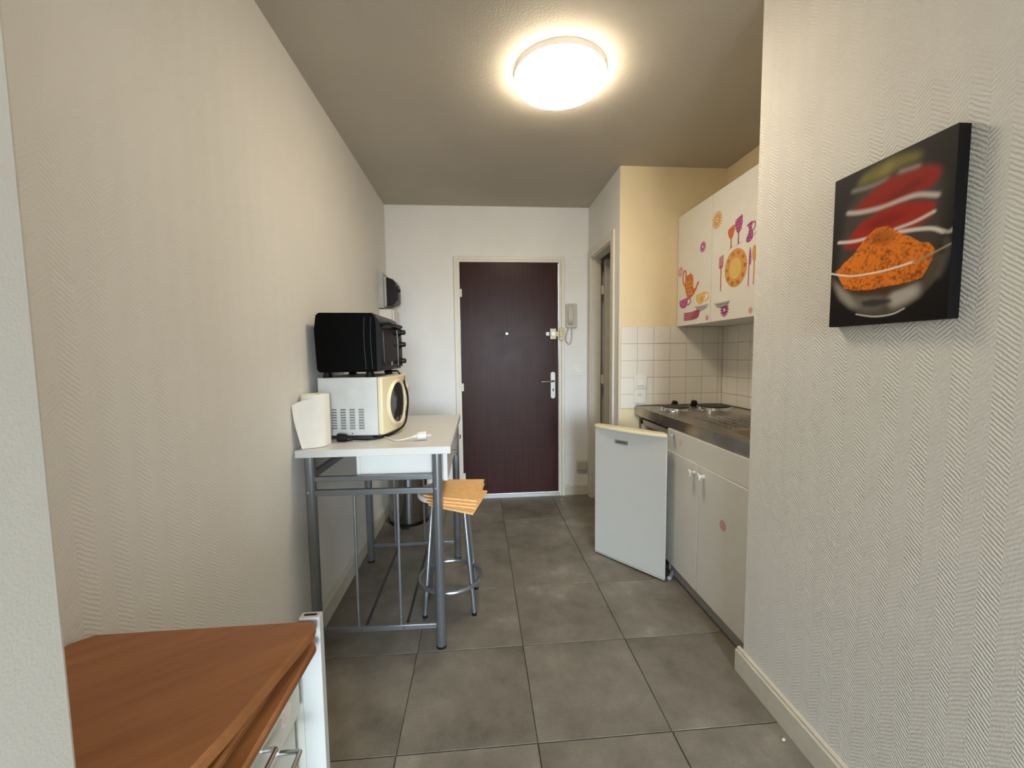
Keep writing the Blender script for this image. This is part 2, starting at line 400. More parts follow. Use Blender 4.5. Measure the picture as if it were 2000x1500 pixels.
MB().prism(rrect(.682, .726, 1.355, 1.462, .014), YB-.042, YB-.024, 'y').box(.688, .712, YB-.048, YB-.04, 1.385, 1.435).build('lock_keep', 'brass', bpy.data.objects['trim_1'], bevel=.002)
for x, z in ((.455, 1.315), (.52, 1.24)): MB().lathe([(.005, 0), (.004, .001)], (x, YB-.0055, z), 8, 'y').build('plugged_hole', 'dark', d1)

# ------------------------------------------------------------------ side doorway
b = MB(); b.prism(arch(2.86, 3.40, 2.036, .015, .016), XE-.004, XE+.079, 'x'); b.prism(arch(2.805, 3.455, 2.09, .062, .060), XE-.014, XE-.0005, 'x')
struct(b.build('trim_3', 'trim', bevel=.003), 'cream frame of the side doorway')
d2 = struct(MB().box(1.045, 1.60, 3.335, 3.375, .01, 2.01).build('door_2', 'beigedoor', bevel=.002), 'beige side door standing open into the dark room'); d2['category'] = 'door'
h0 = MB().lathe([(.007, 0), (.007, .07)], (0, 0, 0), 10).box(-.012, .02, .002, .006, 0, .07).build('hinge', 'trim', d2, (1.034, 3.368, 1.73))
for z in (.99, .2): share(h0, d2, (1.034, 3.368, z))

# ------------------------------------------------------------------ kitchen wall tiles
wr = bpy.data.objects['wall_recess_left']; wb = bpy.data.objects['wall_recess_back']
P = .1145; TH = .006
zs = [1.420-P*k for k in range(6)]
MB().box(.957, XK, YS-.0035, YS, .866, 1.42).build('joint_bed', 'wgrout', wr, smooth=False)
MB().box(XK-.0035, XK, YR+.3, YS, .866, 1.42).build('joint_bed', 'wgrout', wb, smooth=False)
xs = [.956+P*k for k in range(7)]
tm = None
for i in range(7):
    for k in range(5):
        x0 = xs[i]; x1 = min(x0+P, XK-.004); z1 = zs[k]; z0 = max(zs[k+1], .867)
        g = .0013
        full = (x1-x0 > P-1e-4) and (z1-z0 > P-1e-4)
        loc = ((x0+x1)/2, YS-.0035, (z0+z1)/2)
        if full and tm: share(tm, wr, loc); continue
        o = MB().box(-(x1-x0)/2+g, (x1-x0)/2-g, -.003, .0, -(z1-z0)/2+g, (z1-z0)/2-g).build('tile', 'tile', wr, loc, bevel=.001)
        if full: tm = o
tm = None
ys = [YS-.008, YS-.06]+[YS-.06-P*k for k in range(1, 8)]
for i in range(8):
    for k in range(5):
        y1, y0 = ys[i], ys[i+1]; z1 = zs[k]; z0 = max(zs[k+1], .867); g = .0013
        full = (y1-y0 > P-1e-4) and (z1-z0 > P-1e-4)
        loc = (XK-.0035, (y0+y1)/2, (z0+z1)/2)
        if full and tm: share(tm, wb, loc); continue
        o = MB().box(-.003, 0, -(y1-y0)/2+g, (y1-y0)/2-g, -(z1-z0)/2+g, (z1-z0)/2-g).build('tile', 'tile', wb, loc, bevel=.001)
        if full: tm = o

# ------------------------------------------------------------------ ceiling light
LX, LY = .372, 1.85
cl = thing('ceiling_light', 'round lit white flush ceiling lamp', 'lamp', (LX, LY, CEIL))
MB().lathe([(.186, -.025), (.198, -.023), (.200, 0)], (0, 0, 0), 64).build('lamp_base', 'lampbase', cl)
MB().lathe([(.02, -.077), (.09, -.074), (.15, -.066), (.184, -.054), (.197, -.043), (.1985, -.037), (.192, -.032), (.186, -.0255)], (0, 0, 0), 64).build('diffuser', 'lamp', cl)

# ------------------------------------------------------------------ meter boxes on the left wall
mt = thing('electric_meter', 'black electric breaker box with sloping front high on the left wall near the end wall', 'meter', (XL, 3.29, 1.72))
MB().box(0, .040, -.11, .11, -.118, .145).build('backboard', 'plate_grey', mt, bevel=.003)
MB().box(.040, .058, -.09, .09, -.105, .118).build('spacer', 'plate_grey', mt, bevel=.003)
MB().prism([(.058, -.10), (.058, .115), (.105, .100), (.127, .070), (.132, .0), (.130, -.060), (.118, -.082)], -.085, .085, 'y').build('breaker_case', 'black', mt, bevel=.004)
MB().box(.128, .137, -.05, .05, -.055, .055).build('front_label', 'black', mt, bevel=.002)
MB().lathe([(.012, 0), (.010, .016)], (.136, -.03, .02), 12, 'x').build('reset_button', 'black', mt)
fb = thing('fuse_box', 'white rectangular box on the left wall directly below the black breaker', 'box', (XL, 3.29, 1.44))
MB().box(0, .095, -.105, .105, -.13, .155).build('case', 'whiteplastic', fb, bevel=.006)
MB().box(.095, .112, -.098, .098, -.12, .15).build('cover', 'whiteplastic', fb, bevel=.006)

# ------------------------------------------------------------------ intercom, switches, junction box
ic = thing('intercom_phone', 'greige wall intercom handset with looped cord right of the entrance door', 'intercom', (.79, YB, 1.56))
MB().prism(rrect(-.045, .050, -.098, .105, .012), -.030, 0, 'y').build('base', 'greyplastic', ic, bevel=.004)
MB().prism([(-.032, -.075), (-.044, -.07), (-.058, -.055), (-.066, .0), (-.058, .06), (-.044, .085), (-.032, .095), (-.030, .06), (-.036, .03), (-.036, -.03), (-.030, -.05)], -.034, .012, 'x').build('handset', 'greyplastic', ic, bevel=.004)
for k in range(5): MB().box(.022, .042, -.033, -.029, .05-.022*k, .062-.022*k).build('call_button', 'greyplastic', ic, bevel=.001)
MB().tube(bez([(-.022, -.018, -.098), (-.040, -.016, -.15), (-.044, -.014, -.20), (-.024, -.012, -.235), (.000, -.012, -.215), (.006, -.014, -.16), (.006, -.018, -.098)], 8), .006, 8).build('cord', 'greyplastic', ic)
def switch(parentname, label, x, y, z, w, h):
    s = thing(parentname, label, 'switch', (x, y, z))
    MB().box(-w/2, w/2, -.010, 0, -h/2, h/2).build('plate', 'switchwhite', s, bevel=.002)
    MB().box(-w*.285, w*.285, -.0108, -.009, -h*.285, h*.285).build('rocker_gap', 'plate_grey', s)
    MB().prism([(-.010, -h*.27), (-.018, -h*.27), (-.012, h*.27), (-.010, h*.27)], -w*.27, w*.27, 'x').build('rocker', 'switchwhite', s, bevel=.001)
    return s
switch('light_switch', 'square white light switch on the wall between entrance door and side door', .843, YB, 1.10, .083, .09)
switch('light_switch', 'white switch on the kitchen tiles just above the socket', 1.090, YS-.007, 1.046, .088, .092)
sk = thing('power_socket', 'white round-well socket on the kitchen tiles at the end of the worktop', 'socket', (1.087, YS-.007, .952))
b = MB(); outer = rrect(-.043, .043, -.045, .045, .003, 5); n = len(outer); ring = []
for i, (x, z) in enumerate(outer):
    a = math.atan2(z, x); ring.append((.021*math.cos(a), .021*math.sin(a)))
vs = [(x, -.010, z) for x, z in outer]+[(x, -.010, z) for x, z in ring]+[(x*.95, -.001, z*.95) for x, z in ring]+[(x, 0, z) for x, z in outer]
fs = []
for i in range(n):
    j = (i+1) % n; fs += [(i, n+i, n+j, j), (n+i, 2*n+i, 2*n+j, n+j), (i, j, 3*n+j, 3*n+i)]
fs.append(tuple(range(2*n, 3*n))[::-1]); b.add(vs, fs); b.build('plate', 'switchwhite', sk)
for dx in (-.009, .009): MB().lathe([(.0026, 0), (.0026, .001)], (dx, -.0025, 0), 8, 'y').build('contact_hole', 'dark', sk)
MB().lathe([(.0025, 0), (.002, .008)], (0, -.010, .012), 8, 'y').build('earth_pin', 'chrome', sk)
jb = thing('junction_box', 'small cream junction box low on the wall above the skirting', 'box', (.885, YB, .262))
MB().box(-.043, .043, -.028, 0, -.043, .043).build('case', 'greyplastic', jb, bevel=.004)
MB().box(-.038, .038, -.034, -.028, -.038, .038).build('cover', 'greyplastic', jb, bevel=.003)

# ------------------------------------------------------------------ canvas picture
PX, PY0, PY1, PZ0, PZ1 = .972, .785, 1.073, 1.312, 1.703
cv = thing('canvas_picture', 'canvas print of orange and red spices in glass bowls on the right wall', 'picture', (XR, (PY0+PY1)/2, (PZ0+PZ1)/2))
ow, oh = (PY1-PY0)/2, (PZ1-PZ0)/2
MB().box(PX-XR+.001, 0, -ow, ow, -oh, oh).build('stretcher_wrap', plain('canvas edge', (.008, .007, .007, 1), .6, 0, .12), cv, bevel=.001)
def paint(nu, nv):
    U, V = np.meshgrid(np.linspace(0, 1, nu), np.linspace(0, 1, nv)); asp = nv/nu
    rs = np.random.RandomState(3)
    def blur(a, k):
        if k < 1: return a
        for _ in range(2):
            for ax in (0, 1):
                c = np.cumsum(np.concatenate([np.repeat(a.take([0], ax), k+1, ax), a, np.repeat(a.take([-1], ax), k, ax)], ax), ax, dtype=float)
                a = (c.take(range(2*k+1, c.shape[ax]), ax)-c.take(range(0, c.shape[ax]-2*k-1), ax))/(2*k+1)
        return a
    def poly(p):
        ins = np.zeros(U.shape, bool); n = len(p)
        for i in range(n):
            (x0, y0), (x1, y1) = p[i], p[(i+1) % n]
            if y0 == y1: continue
            c = ((y0 > V) != (y1 > V)) & (U < (x1-x0)*(V-y0)/(y1-y0)+x0); ins ^= c
        return ins.astype(float)
    def line(p, w):
        q = bez([(a, b, 0) for a, b in p], 8) if len(p) > 2 else [Vector((a, b, 0)) for a, b in p]
        d = np.full(U.shape, 9.)
        for a, b in zip(q[:-1], q[1:]):
            dx, dy = b.x-a.x, (b.y-a.y)*asp; L = dx*dx+dy*dy+1e-9
            t = np.clip(((U-a.x)*dx+(V-a.y)*asp*dy)/L, 0, 1)
            d = np.minimum(d, np.hypot(U-a.x-t*dx, (V-a.y)*asp-t*dy))
        return np.clip((w-d)/(.006)+.5, 0, 1)
    col = np.array([lin(c) for c in (44, 40, 40)])
    I = np.ones(U.shape+(3,))*col
    I *= (.35+.65*np.clip(V*1.6-.15, 0, 1))[..., None]*(1-.45*np.clip((U-.6)*2, 0, 1)*(V < 2))[..., None]
    def put(mask, c, k=0, a=1.0):
        mk = np.clip(blur(mask, k), 0, 1)[..., None]*a
        cc = c if isinstance(c, np.ndarray) else np.array([lin(x) for x in c])
        I[:] = I*(1-mk)+cc*mk
    def field(sc, k):
        a = rs.rand(nv//sc+2, nu//sc+2); a = np.kron(a, np.ones((sc, sc)))[:nv, :nu]; return blur(a, k)
    put(poly([(.05,.30),(.10,.62),(.16,.80),(.3,.9),(.75,.88),(.93,.75),(.93,.45),(.9,.3)]), (84, 76, 66), 9, .55)
    put(poly([(.22,.90),(.27,.955),(.39,.975),(.52,.985),(.67,.965),(.76,.94),(.76,.90),(.62,.905),(.48,.885)]), (112, 104, 52), 5)
    put(poly([(.40,.92),(.5,.90),(.56,.94),(.5,.97)]), (140, 132, 76), 4, .6)
    put(line([(.187,.883),(.371,.866),(.504,.866)], .014), (150, 142, 134), 3, .8)
    put(line([(.603,.875),(.743,.863)], .016), (165, 158, 150), 3, .8)
    put(poly([(.20,.75),(.29,.80),(.40,.84),(.53,.869),(.676,.860),(.809,.850),(.893,.82),(.905,.774),(.857,.73),(.74,.712),(.589,.705),(.421,.705)]), (140, 38, 28), 4)
    put(poly([(.42,.75),(.6,.77),(.75,.80),(.8,.77),(.6,.73)]), (98, 26, 22), 5, .7)
    put(line([(.149,.752),(.28,.727),(.475,.709),(.637,.712),(.751,.707),(.89,.668)], .017), (196, 186, 178), 2, .9)
    put(poly([(.118,.529),(.169,.582),(.285,.66),(.489,.697),(.638,.692),(.775,.671),(.882,.635),(.865,.568),(.761,.531),(.598,.50),(.391,.50),(.219,.50)]), (150, 40, 26), 3)
    put(poly([(.3,.63),(.5,.66),(.7,.63),(.6,.6),(.4,.59)]), (112, 26, 22), 5, .7)
    put(line([(.065,.575),(.217,.554),(.38,.546)], .013), (214, 204, 194), 1, .95)
    put(line([(.586,.553),(.737,.562),(.874,.586)], .012), (206, 192, 182), 1, .9)
    put(line([(.62,.530),(.762,.515),(.868,.496),(.94,.465)], .014), (208, 198, 188), 1, .95)
    put(line([(.94,.465),(.985,.455),(1.0,.465)], .012), (176, 168, 160), 1, .8)
    bowl = [(.007,.354),(.012,.289),(.06,.22),(.121,.163),(.22,.105),(.325,.069),(.42,.05),(.516,.044),(.6,.052),(.674,.07),(.804,.13),(.88,.185),(.931,.234),(.965,.342),(.895,.37),(.82,.23),(.593,.219),(.146,.249)]
    put(poly(bowl), (76, 68, 58), 2)
    put(poly([(.026,.319),(.13,.256),(.227,.195),(.322,.109),(.217,.125),(.102,.195)]), (150, 144, 132), 4, .85)
    put(poly([(.60,.194),(.8,.207),(.803,.147),(.717,.111),(.601,.085),(.549,.132)]), (172, 164, 156), 5, .9)
    put(poly([(.24,.20),(.50,.19),(.55,.13),(.5,.08),(.35,.085),(.26,.13)]), (112, 106, 100), 5, .7)
    put(poly([(.319,.148),(.417,.156),(.586,.143),(.599,.123),(.447,.106),(.35,.117)]), (44, 40, 36), 2, .85)
    put(poly([(.146,.249),(.593,.219),(.777,.226),(.666,.194),(.521,.171),(.317,.188)]), (74, 48, 30), 3, .9)
    put(line([(.281,.072),(.451,.046),(.603,.051),(.696,.077)], .006), (206, 198, 188), 0, .8)
    put(line([(.93,.234),(.975,.34),(.965,.42)], .02), (98, 92, 80), 3, .5)
    md = [(.047,.381),(.09,.40),(.133,.427),(.185,.447),(.238,.477),(.29,.52),(.335,.55),(.38,.575),(.429,.595),(.534,.585),(.57,.555),(.599,.537),(.672,.505),(.73,.475),(.787,.439),(.85,.425),(.894,.383),(.877,.323),(.819,.238),(.711,.225),(.593,.222),(.371,.220),(.25,.23),(.146,.254)]
    sp = .55*field(2, 1)+.3*field(4, 2)+.15*field(9, 4)
    streak = field(3, 1); sh = np.clip((U-.55)*.55+(.42-V)*.9, -.2, .5)
    base = np.array([lin(c) for c in (206, 112, 34)]); dk = np.array([lin(c) for c in (138, 66, 16)])
    f = np.clip(.95-(sp-.5)*3.4-(streak-.5)*1.2-.6*sh, .0, 1.2)[..., None]
    put(poly(md), dk+(base-dk)*f, 0)
    put(poly([(.36,.545),(.429,.583),(.53,.572),(.6,.5),(.5,.48),(.4,.5)]), (120, 56, 20), 4, .5)
    put(line([(.0,.374),(.123,.345),(.248,.326),(.46,.320),(.611,.326),(.749,.337)], .0085), (226, 210, 190), 0, .95)
    put(line([(.749,.337),(.875,.361),(1.0,.391)], .009), (150, 132, 100), 0, .8)
    return np.clip(I*1.3, 0, 1)
nu, nv = 220, 300
img = paint(nu, nv)
uu, vv = np.meshgrid(np.linspace(0, 1, nu), np.linspace(0, 1, nv))
pv = np.stack([np.full(uu.size, PX-XR), (ow-2*ow*uu).ravel(), (-oh+2*oh*vv).ravel()], 1)
idx = np.arange(nu*nv).reshape(nv, nu)
pf = np.stack([idx[:-1, :-1].ravel(), idx[:-1, 1:].ravel(), idx[1:, 1:].ravel(), idx[1:, :-1].ravel()], 1)
me = bpy.data.meshes.new('printed_face'); me.from_pydata(pv.tolist(), [], pf.tolist()); me.update()
at = me.color_attributes.new('print', 'FLOAT_COLOR', 'POINT')
at.data.foreach_set('color', np.concatenate([img.reshape(-1, 3), np.ones((nu*nv, 1))], 1).astype(np.float32).ravel())
me.materials.append(M['print']); o = bpy.data.objects.new('printed_face', me); COL.objects.link(o); o.parent = cv

# ------------------------------------------------------------------ stickers
def stick(name, parent, X, shapes, mats, th=.0006):
    # shapes: list of (material index, [(y,z),...]); lies on the plane x = X facing the aisle
    b = MB()
    for k, (mi, p) in enumerate(shapes): b.mat(mi).prism(p, X-th-.0003*k, X, 'x')
    return b.build(name, mats, parent, smooth=False)
def ell(cy, cz, ry, rz, n=28, rot=0): return [(cy+ry*math.cos(2*PI*i/n), cz+rz*math.sin(2*PI*i/n)) for i in range(n)]
def flower(cy, cz, r, n=14, k=.5):
    out = []
    for i in range(n):
        a = 2*PI*i/n
        for da, rr in ((-.42, k), (-.24, .92), (0, 1), (.24, .92)):
            t = a+da*2*PI/n; out.append((cy+r*rr*math.cos(t), cz+r*rr*math.sin(t)))
    return out
def stroke(pts, w):
    q = bez([(0, y, z) for y, z in pts], 6) if len(pts) > 2 else [Vector((0,)+tuple(p)) for p in pts]
    L, R = [], []
    for i, p in enumerate(q):
        d = (q[min(i+1, len(q)-1)]-q[max(i-1, 0)]).normalized(); n = Vector((0, -d.z, d.y))
        L.append((p.y+n.y*w/2, p.z+n.z*w/2)); R.append((p.y-n.y*w/2, p.z-n.z*w/2))
    return L+R[::-1]

# ------------------------------------------------------------------ wall cabinet
WX = 1.345
wc = thing('wall_cabinet', 'white wall cabinet with colourful tableware stickers above the hob', 'cabinet', (WX, 2.29, 1.418), 0)
og = (WX, 2.29, 1.418)
Y0c, Y1c, Z0c, Z1c = 1.86, 2.704, 1.418, 2.138
b = MB(); b.box(WX+.020, XK-.002, Y0c, Y0c+.018, Z0c, Z1c).box(WX+.020, XK-.002, Y1c-.018, Y1c, Z0c, Z1c).box(WX+.020, XK-.002, Y0c, Y1c, Z0c, Z0c+.018).box(WX+.020, XK-.002, Y0c, Y1c, Z1c-.018, Z1c).box(XK-.012, XK-.004, Y0c, Y1c, Z0c, Z1c)
b.build('carcass', 'cab', wc, origin=og)
YD = 2.304
dl = MB().box(WX, WX+.019, YD+.0015, Y1c, Z0c, Z1c).build('door', 'cab', wc, origin=og, bevel=.0012)
dr = MB().box(WX, WX+.019, Y0c, YD-.0015, Z0c, Z1c).build('door', 'cab', wc, origin=og, bevel=.0012)
class Off(MB):
    pass
def ostick(name, parent, shapes, mats):
    o = stick(name, parent, 0, [(mi, [(y-og[1], z-og[2]) for y, z in p]) for mi, p in shapes], mats); return o
# left door
ostick('flower_sticker', dl, [(0, flower(2.399, 1.871, .034)), (1, ell(2.399, 1.871, .007, .009))], ['s_magenta', 'white_lam'])
ostick('flower_sticker', dl, [(0, flower(2.668, 1.775, .036, 16, .35)), (1, ell(2.668, 1.775, .008, .009))], ['s_pink', 'white_lam'])
pot = [(2.600,1.722),(2.590,1.735),(2.552,1.738),(2.530,1.745),(2.526,1.733),(2.510,1.726),(2.503,1.70),(2.502,1.665),(2.500,1.643),(2.480,1.640),(2.466,1.655),(2.455,1.672),(2.436,1.677),(2.432,1.668),(2.446,1.656),(2.462,1.632),(2.485,1.610),(2.505,1.598),(2.520,1.590),(2.555,1.588),(2.575,1.605),(2.597,1.630),(2.607,1.665),(2.606,1.695)]
shp = [(0, pot), (1, stroke([(2.598,1.722),(2.595,1.757),(2.612,1.770),(2.632,1.745),(2.630,1.705),(2.610,1.675)], .012))]
for r in range(4):
    for c in range(3): shp.append((2, ell(2.585-.030*c-.012*(r % 2), 1.690-.026*r, .009, .010, 12)))
ostick('teapot_sticker', dl, shp, ['s_orange', 's_orange', 's_amber'])
def cup(y, z, w, h): return [(y+w/2, z+h/2-.006), (y-w/2, z+h/2+.006), (y-w*.48, z), (y-w*.28, z-h*.42), (y-w*.05, z-h*.5), (y+w*.25, z-h*.42), (y+w*.46, z-h*.1)]
ostick('cup_sticker', dl, [(0, cup(2.620, 1.560, .110, .060)), (0, stroke([(2.568,1.585),(2.535,1.582),(2.535,1.558),(2.572,1.545)], .009)), (1, ell(2.62, 1.555, .008, .009, 10)), (1, ell(2.59, 1.575, .007, .007, 10)), (1, ell(2.648, 1.572, .007, .007, 10))], ['s_magenta', 's_pink'])
ostick('cup_sticker', dl, [(0, cup(2.412, 1.566, .105, .068)), (0, stroke([(2.362,1.592),(2.330,1.590),(2.328,1.562),(2.366,1.545)], .009)), (1, flower(2.400, 1.562, .018, 6, .6))], ['s_yellow', 's_amber'])
pls = []
for k in range(5):
    z = 1.502-.0105*k; pls.append((k % 2, [(2.622-.004*(k % 2), z-.002), (2.52, z-.005), (2.405+.006*k, z+.008), (2.41+.006*k, z), (2.45, z-.008), (2.52, z-.013), (2.60, z-.011)]))
ostick('plates_sticker', dl, pls, ['s_red', 's_purple'])
ostick('dot_sticker', dl, [(0, flower(2.336, 1.446, .018, 14, .75))], ['s_pink'])
# right door
ostick('flower_sticker', dr, [(0, flower(2.256, 1.981, .050, 18, .42)), (1, ell(2.256, 1.981, .013, .014)), (0, ell(2.256, 1.981, .007, .008))], ['s_amber', 'white_lam'])
def goblet(y, z0, z1, w): 
    bz = z0+(z1-z0)*.42
    return [(y+.006, z0+.004), (y+.032, z0-.004), (y-.028, z0+.010), (y-.004, z0+.008), (y-.004, bz), (y-w*.28, bz+.015), (y-w*.47, bz+.045), (y-w*.42, z1+.006), (y+w*.42, z1-.008), (y+w*.5, bz+.045), (y+w*.34, bz+.018), (y+.004, bz)]
ostick('glass_sticker', dr, [(0, goblet(2.122, 1.790, 1.905, .062)), (1, [(2.126,1.792),(2.118,1.792),(2.118,1.835),(2.126,1.835)])], ['s_orange', 's_brown'])
gs = [(0, goblet(2.060, 1.795, 1.935, .064))]
for r in range(4):
    for c in range(3): gs.append((1, ell(2.078-.017*c-.006*(r % 2), 1.920-.016*r, .0045, .005, 8)))
ostick('glass_sticker', dr, gs, ['s_purple', 's_pink'])
jg = [(1.998,1.872),(1.975,1.880),(1.955,1.884),(1.951,1.872),(1.957,1.860),(1.957,1.845),(1.946,1.822),(1.949,1.800),(1.965,1.789),(1.985,1.786),(1.995,1.792),(1.998,1.806),(1.986,1.826),(1.978,1.848),(1.984,1.862)]
gs = [(0, jg), (0, stroke([(1.954,1.874),(1.934,1.874),(1.934,1.850),(1.951,1.833)], .006))]
for r in range(5):
    for c in range(2): gs.append((1, ell(1.978-.017*c-.006*(r % 2), 1.862-.016*r, .004, .0045, 8)))
ostick('jug_sticker', dr, gs, ['s_purple', 's_pink'])
for dz in (0, .009): ostick('mark_sticker', dr, [(0, stroke([(1.947, 1.818-dz), (1.920, 1.822-dz)], .003))], ['s_grey'])
pl_ = [(0, ell(2.078, 1.682, .094, .099, 40)), (1, ell(2.080, 1.680, .055, .059, 32)), (2, ell(2.080, 1.680, .050, .054, 32))]
for k in range(10):
    a = 2*PI*k/10; pl_.append((3, flower(2.078+.075*math.cos(a), 1.682+.079*math.sin(a), .010, 6, .55)))
ostick('plate_sticker', dr, pl_, ['s_ochre', 's_amber', 's_yellow', 's_orange'])
fk = [(0, [(2.211,1.580),(2.204,1.580),(2.203,1.705),(2.192,1.712),(2.189,1.722),(2.228,1.714),(2.222,1.706),(2.211,1.704)])]
for k in range(4): fk.append((0, [(2.227-.011*k,1.714+.002*k),(2.222-.011*k,1.714+.002*k),(2.222-.011*k,1.768+.002*k),(2.227-.011*k,1.767+.002*k)]))
ostick('fork_sticker', dr, fk, ['s_red'])
ostick('knife_sticker', dr, [(0, [(1.976,1.570),(1.969,1.570),(1.966,1.672),(1.956,1.675),(1.954,1.71),(1.958,1.745),(1.966,1.762),(1.972,1.73),(1.973,1.67)])], ['s_magenta'])
ostick('spoon_sticker', dr, [(0, [(1.937,1.572),(1.928,1.572),(1.927,1.69),(1.936,1.69)]), (0, ell(1.932, 1.722, .016, .040))], ['s_ochre'])
ostick('flower_sticker', dr, [(0, flower(2.166, 1.474, .040, 14, .5)), (1, ell(2.166, 1.474, .009, .010))], ['s_dark', 'white_lam'])
ostick('dot_sticker', dr, [(0, flower(1.948, 1.449, .017, 14, .75))], ['s_pale'])
def cupgrip(parent, cy, cz, w):
    # bowed half-moon grip
    b = MB(); n = 12; vs = []; fs = []
    for i in range(n+1):
        t = -1+2*i/n; y = cy+t*w/2; e = math.sqrt(max(0, 1-t*t)); d = .004+.022*e
        vs += [(0, y, cz), (-d, y, cz+.002), (-d, y, cz-.006*e), (-.004, y, cz-.026*e-.001), (0, y, cz-.026*e-.001)]
    for i in range(n):
        for k in range(4): fs.append((i*5+k, i*5+k+1, (i+1)*5+k+1, (i+1)*5+k))
    b.add([(x, y-og[1], z-og[2]) for x, y, z in vs], [f[::-1] for f in fs]); return b.build('handle', 'shellw', parent)
cupgrip(dl, 2.395, 1.525, .13); cupgrip(dr, 2.185, 1.518, .13)

# ------------------------------------------------------------------ sink cabinet
DX = 1.037
sc_ = thing('sink_cabinet', 'white base cabinet with two doors and plain panel under the sink', 'cabinet', (1.06, 1.83, 0)); og2 = (1.06, 1.83, 0)
ya, yb = 1.455, 2.186
b = MB(); b.box(1.064, 1.66, ya, ya+.018, .09, .818).box(1.064, 1.66, yb-.018, yb, 0, .818).box(1.064, 1.66, ya, yb, .09, .108).box(1.064, 1.066, ya, yb, .60, .74).box(1.10, 1.66, ya, ya+.018, 0, .09)
b.build('carcass', 'cab', sc_, origin=og2)
MB().box(1.066, 1.084, ya, yb-.018, .002, .088).build('kick_board', 'kick', sc_, origin=og2)
fp = MB().box(1.045, 1.063, ya, yb, .708, .824).build('front_panel', 'cab', sc_, origin=og2, bevel=.001)
dA = MB().box(DX, DX+.018, 1.846, yb, .078, .706).build('door', 'cab', sc_, origin=og2, bevel=.0015)
dB = MB().box(DX, DX+.018, ya, 1.842, .078, .706).build('door', 'cab', sc_, origin=og2, bevel=.0015)
k0 = MB().lathe([(.017, -.034), (.0185, -.030), (.0175, -.026), (.009, -.023), (.007, -.012), (.010, 0)], (0, 0, 0), 20, 'x').build('knob', 'whiteplastic', dA, (DX-1.06, 1.880-1.83, .660))
k0b = k0.copy(); COL.objects.link(k0b); k0b.parent = dB; k0b.location = (DX-1.06, 1.797-1.83, .666)
def s2(name, parent, X, shapes, mats): return stick(name, parent, X-1.06, [(i, [(y-1.83, z) for y, z in p]) for i, p in shapes], mats)
s2('flower_sticker', fp, 1.045, [(0, flower(2.035, .771, .020, 12, .6))], ['s_faint'])
s2('flower_sticker', dB, DX, [(0, flower(1.640, .497, .026, 16, .7))], ['s_pale'])

# ------------------------------------------------------------------ stainless worktop with hob and sink
wt = thing('worktop', 'stainless steel worktop with two hotplates, drainer and sink', 'worktop', (1.06, 2.07, .822)); og3 = (1.06, 2.07, .822)
WZ = .883
b = MB()
bx0, bx1, by0, by1 = 1.135, 1.50, 1.46, 1.80
poly_o = [(1.055, 1.436), (XK-.004, 1.436), (XK-.004, YS-.007), (1.055, YS-.007)]
hole = rrect(bx0, bx1, by0, by1, .06, 6)
# top sheet with a rounded hole: ring from hole to four edge strips
o_ = [(bx0-.02, by0-.02), (bx1+.02, by0-.02), (bx1+.02, by1+.02), (bx0-.02, by1+.02)]
def ang_pt(x, y):
    cx, cy = (bx0+bx1)/2, (by0+by1)/2; dx, dy = x-cx, y-cy
    sx = (bx1-bx0)/2+.02; sy = (by1-by0)/2+.02
    k = min(sx/abs(dx) if dx else 9e9, sy/abs(dy) if dy else 9e9); return (cx+dx*k, cy+dy*k)
n = len(hole); outer = [ang_pt(*p) for p in hole]
b.add([(x, y, WZ) for x, y in hole]+[(x, y, WZ) for x, y in outer], [(i, n+i, n+(i+1) % n, (i+1) % n) for i in range(n)])
for p in ((1.055, bx0-.02, 1.436, YS-.007), (bx1+.02, XK-.004, 1.436, YS-.007), (bx0-.02, bx1+.02, 1.436, by0-.02), (bx0-.02, bx1+.02, by1+.02, YS-.007)):
    b.add([(p[0], p[2], WZ), (p[1], p[2], WZ), (p[1], p[3], WZ), (p[0], p[3], WZ)], [(0, 1, 2, 3)])
cs = o_
for i in range(4):   # fill the tiny corner gaps of the ring
    cxy = cs[i]; near = sorted(outer, key=lambda q: (q[0]-cxy[0])**2+(q[1]-cxy[1])**2)[:2]
    t = [(cxy[0], cxy[1], WZ), (near[0][0], near[0][1], WZ), (near[1][0], near[1][1], WZ)]
    a = (t[1][0]-t[0][0])*(t[2][1]-t[0][1])-(t[1][1]-t[0][1])*(t[2][0]-t[0][0])
    b.add(t if a > 0 else [t[0], t[2], t[1]], [(0, 1, 2)])
b.box(1.055, 1.0565, 1.436, YS-.007, .822, WZ-.0005)            # folded front edge
b.box(1.055, 1.075, 1.436, YS-.007, .822, .8235)
b.box(1.075, 1.66, yb+.002, YS-.009, .855, .870).build('sheet', 'inox', wt, origin=og3, angle=30)
MB().box(1.070, XK-.010, YS-.016, YS-.0075, WZ, WZ+.006).box(XK-.016, XK-.0075, 1.75, YS-.0075, WZ, WZ+.006).build('upstand', 'inox', wt, origin=og3, bevel=.003)
b = MB(); rings = []
for k, (ins, z) in enumerate(((0, WZ), (.004, WZ-.006), (.012, WZ-.10), (.035, WZ-.14), (.10, WZ-.145))):
    rings.append([(x, y, z) for x, y in rrect(bx0+ins, bx1-ins, by0+ins, by1-ins, .06, 6)])
n = len(rings[0]); vs = [v for r in rings for v in r]; fs = []
for k in range(4):
    for i in range(n): fs.append((k*n+i, k*n+(i+1) % n, (k+1)*n+(i+1) % n, (k+1)*n+i))
fs.append(tuple(range(4*n, 5*n))); b.add(vs, fs).build('sink_bowl', 'inox', wt, origin=og3)
b = MB()
for k in range(8):
    x = 1.19+.045*k; b.tube([(x, 2.19, WZ-.003), (x, 2.16, WZ+.001), (x, 1.86, WZ+.001), (x, 1.84, WZ-.003)], .0055, 8)
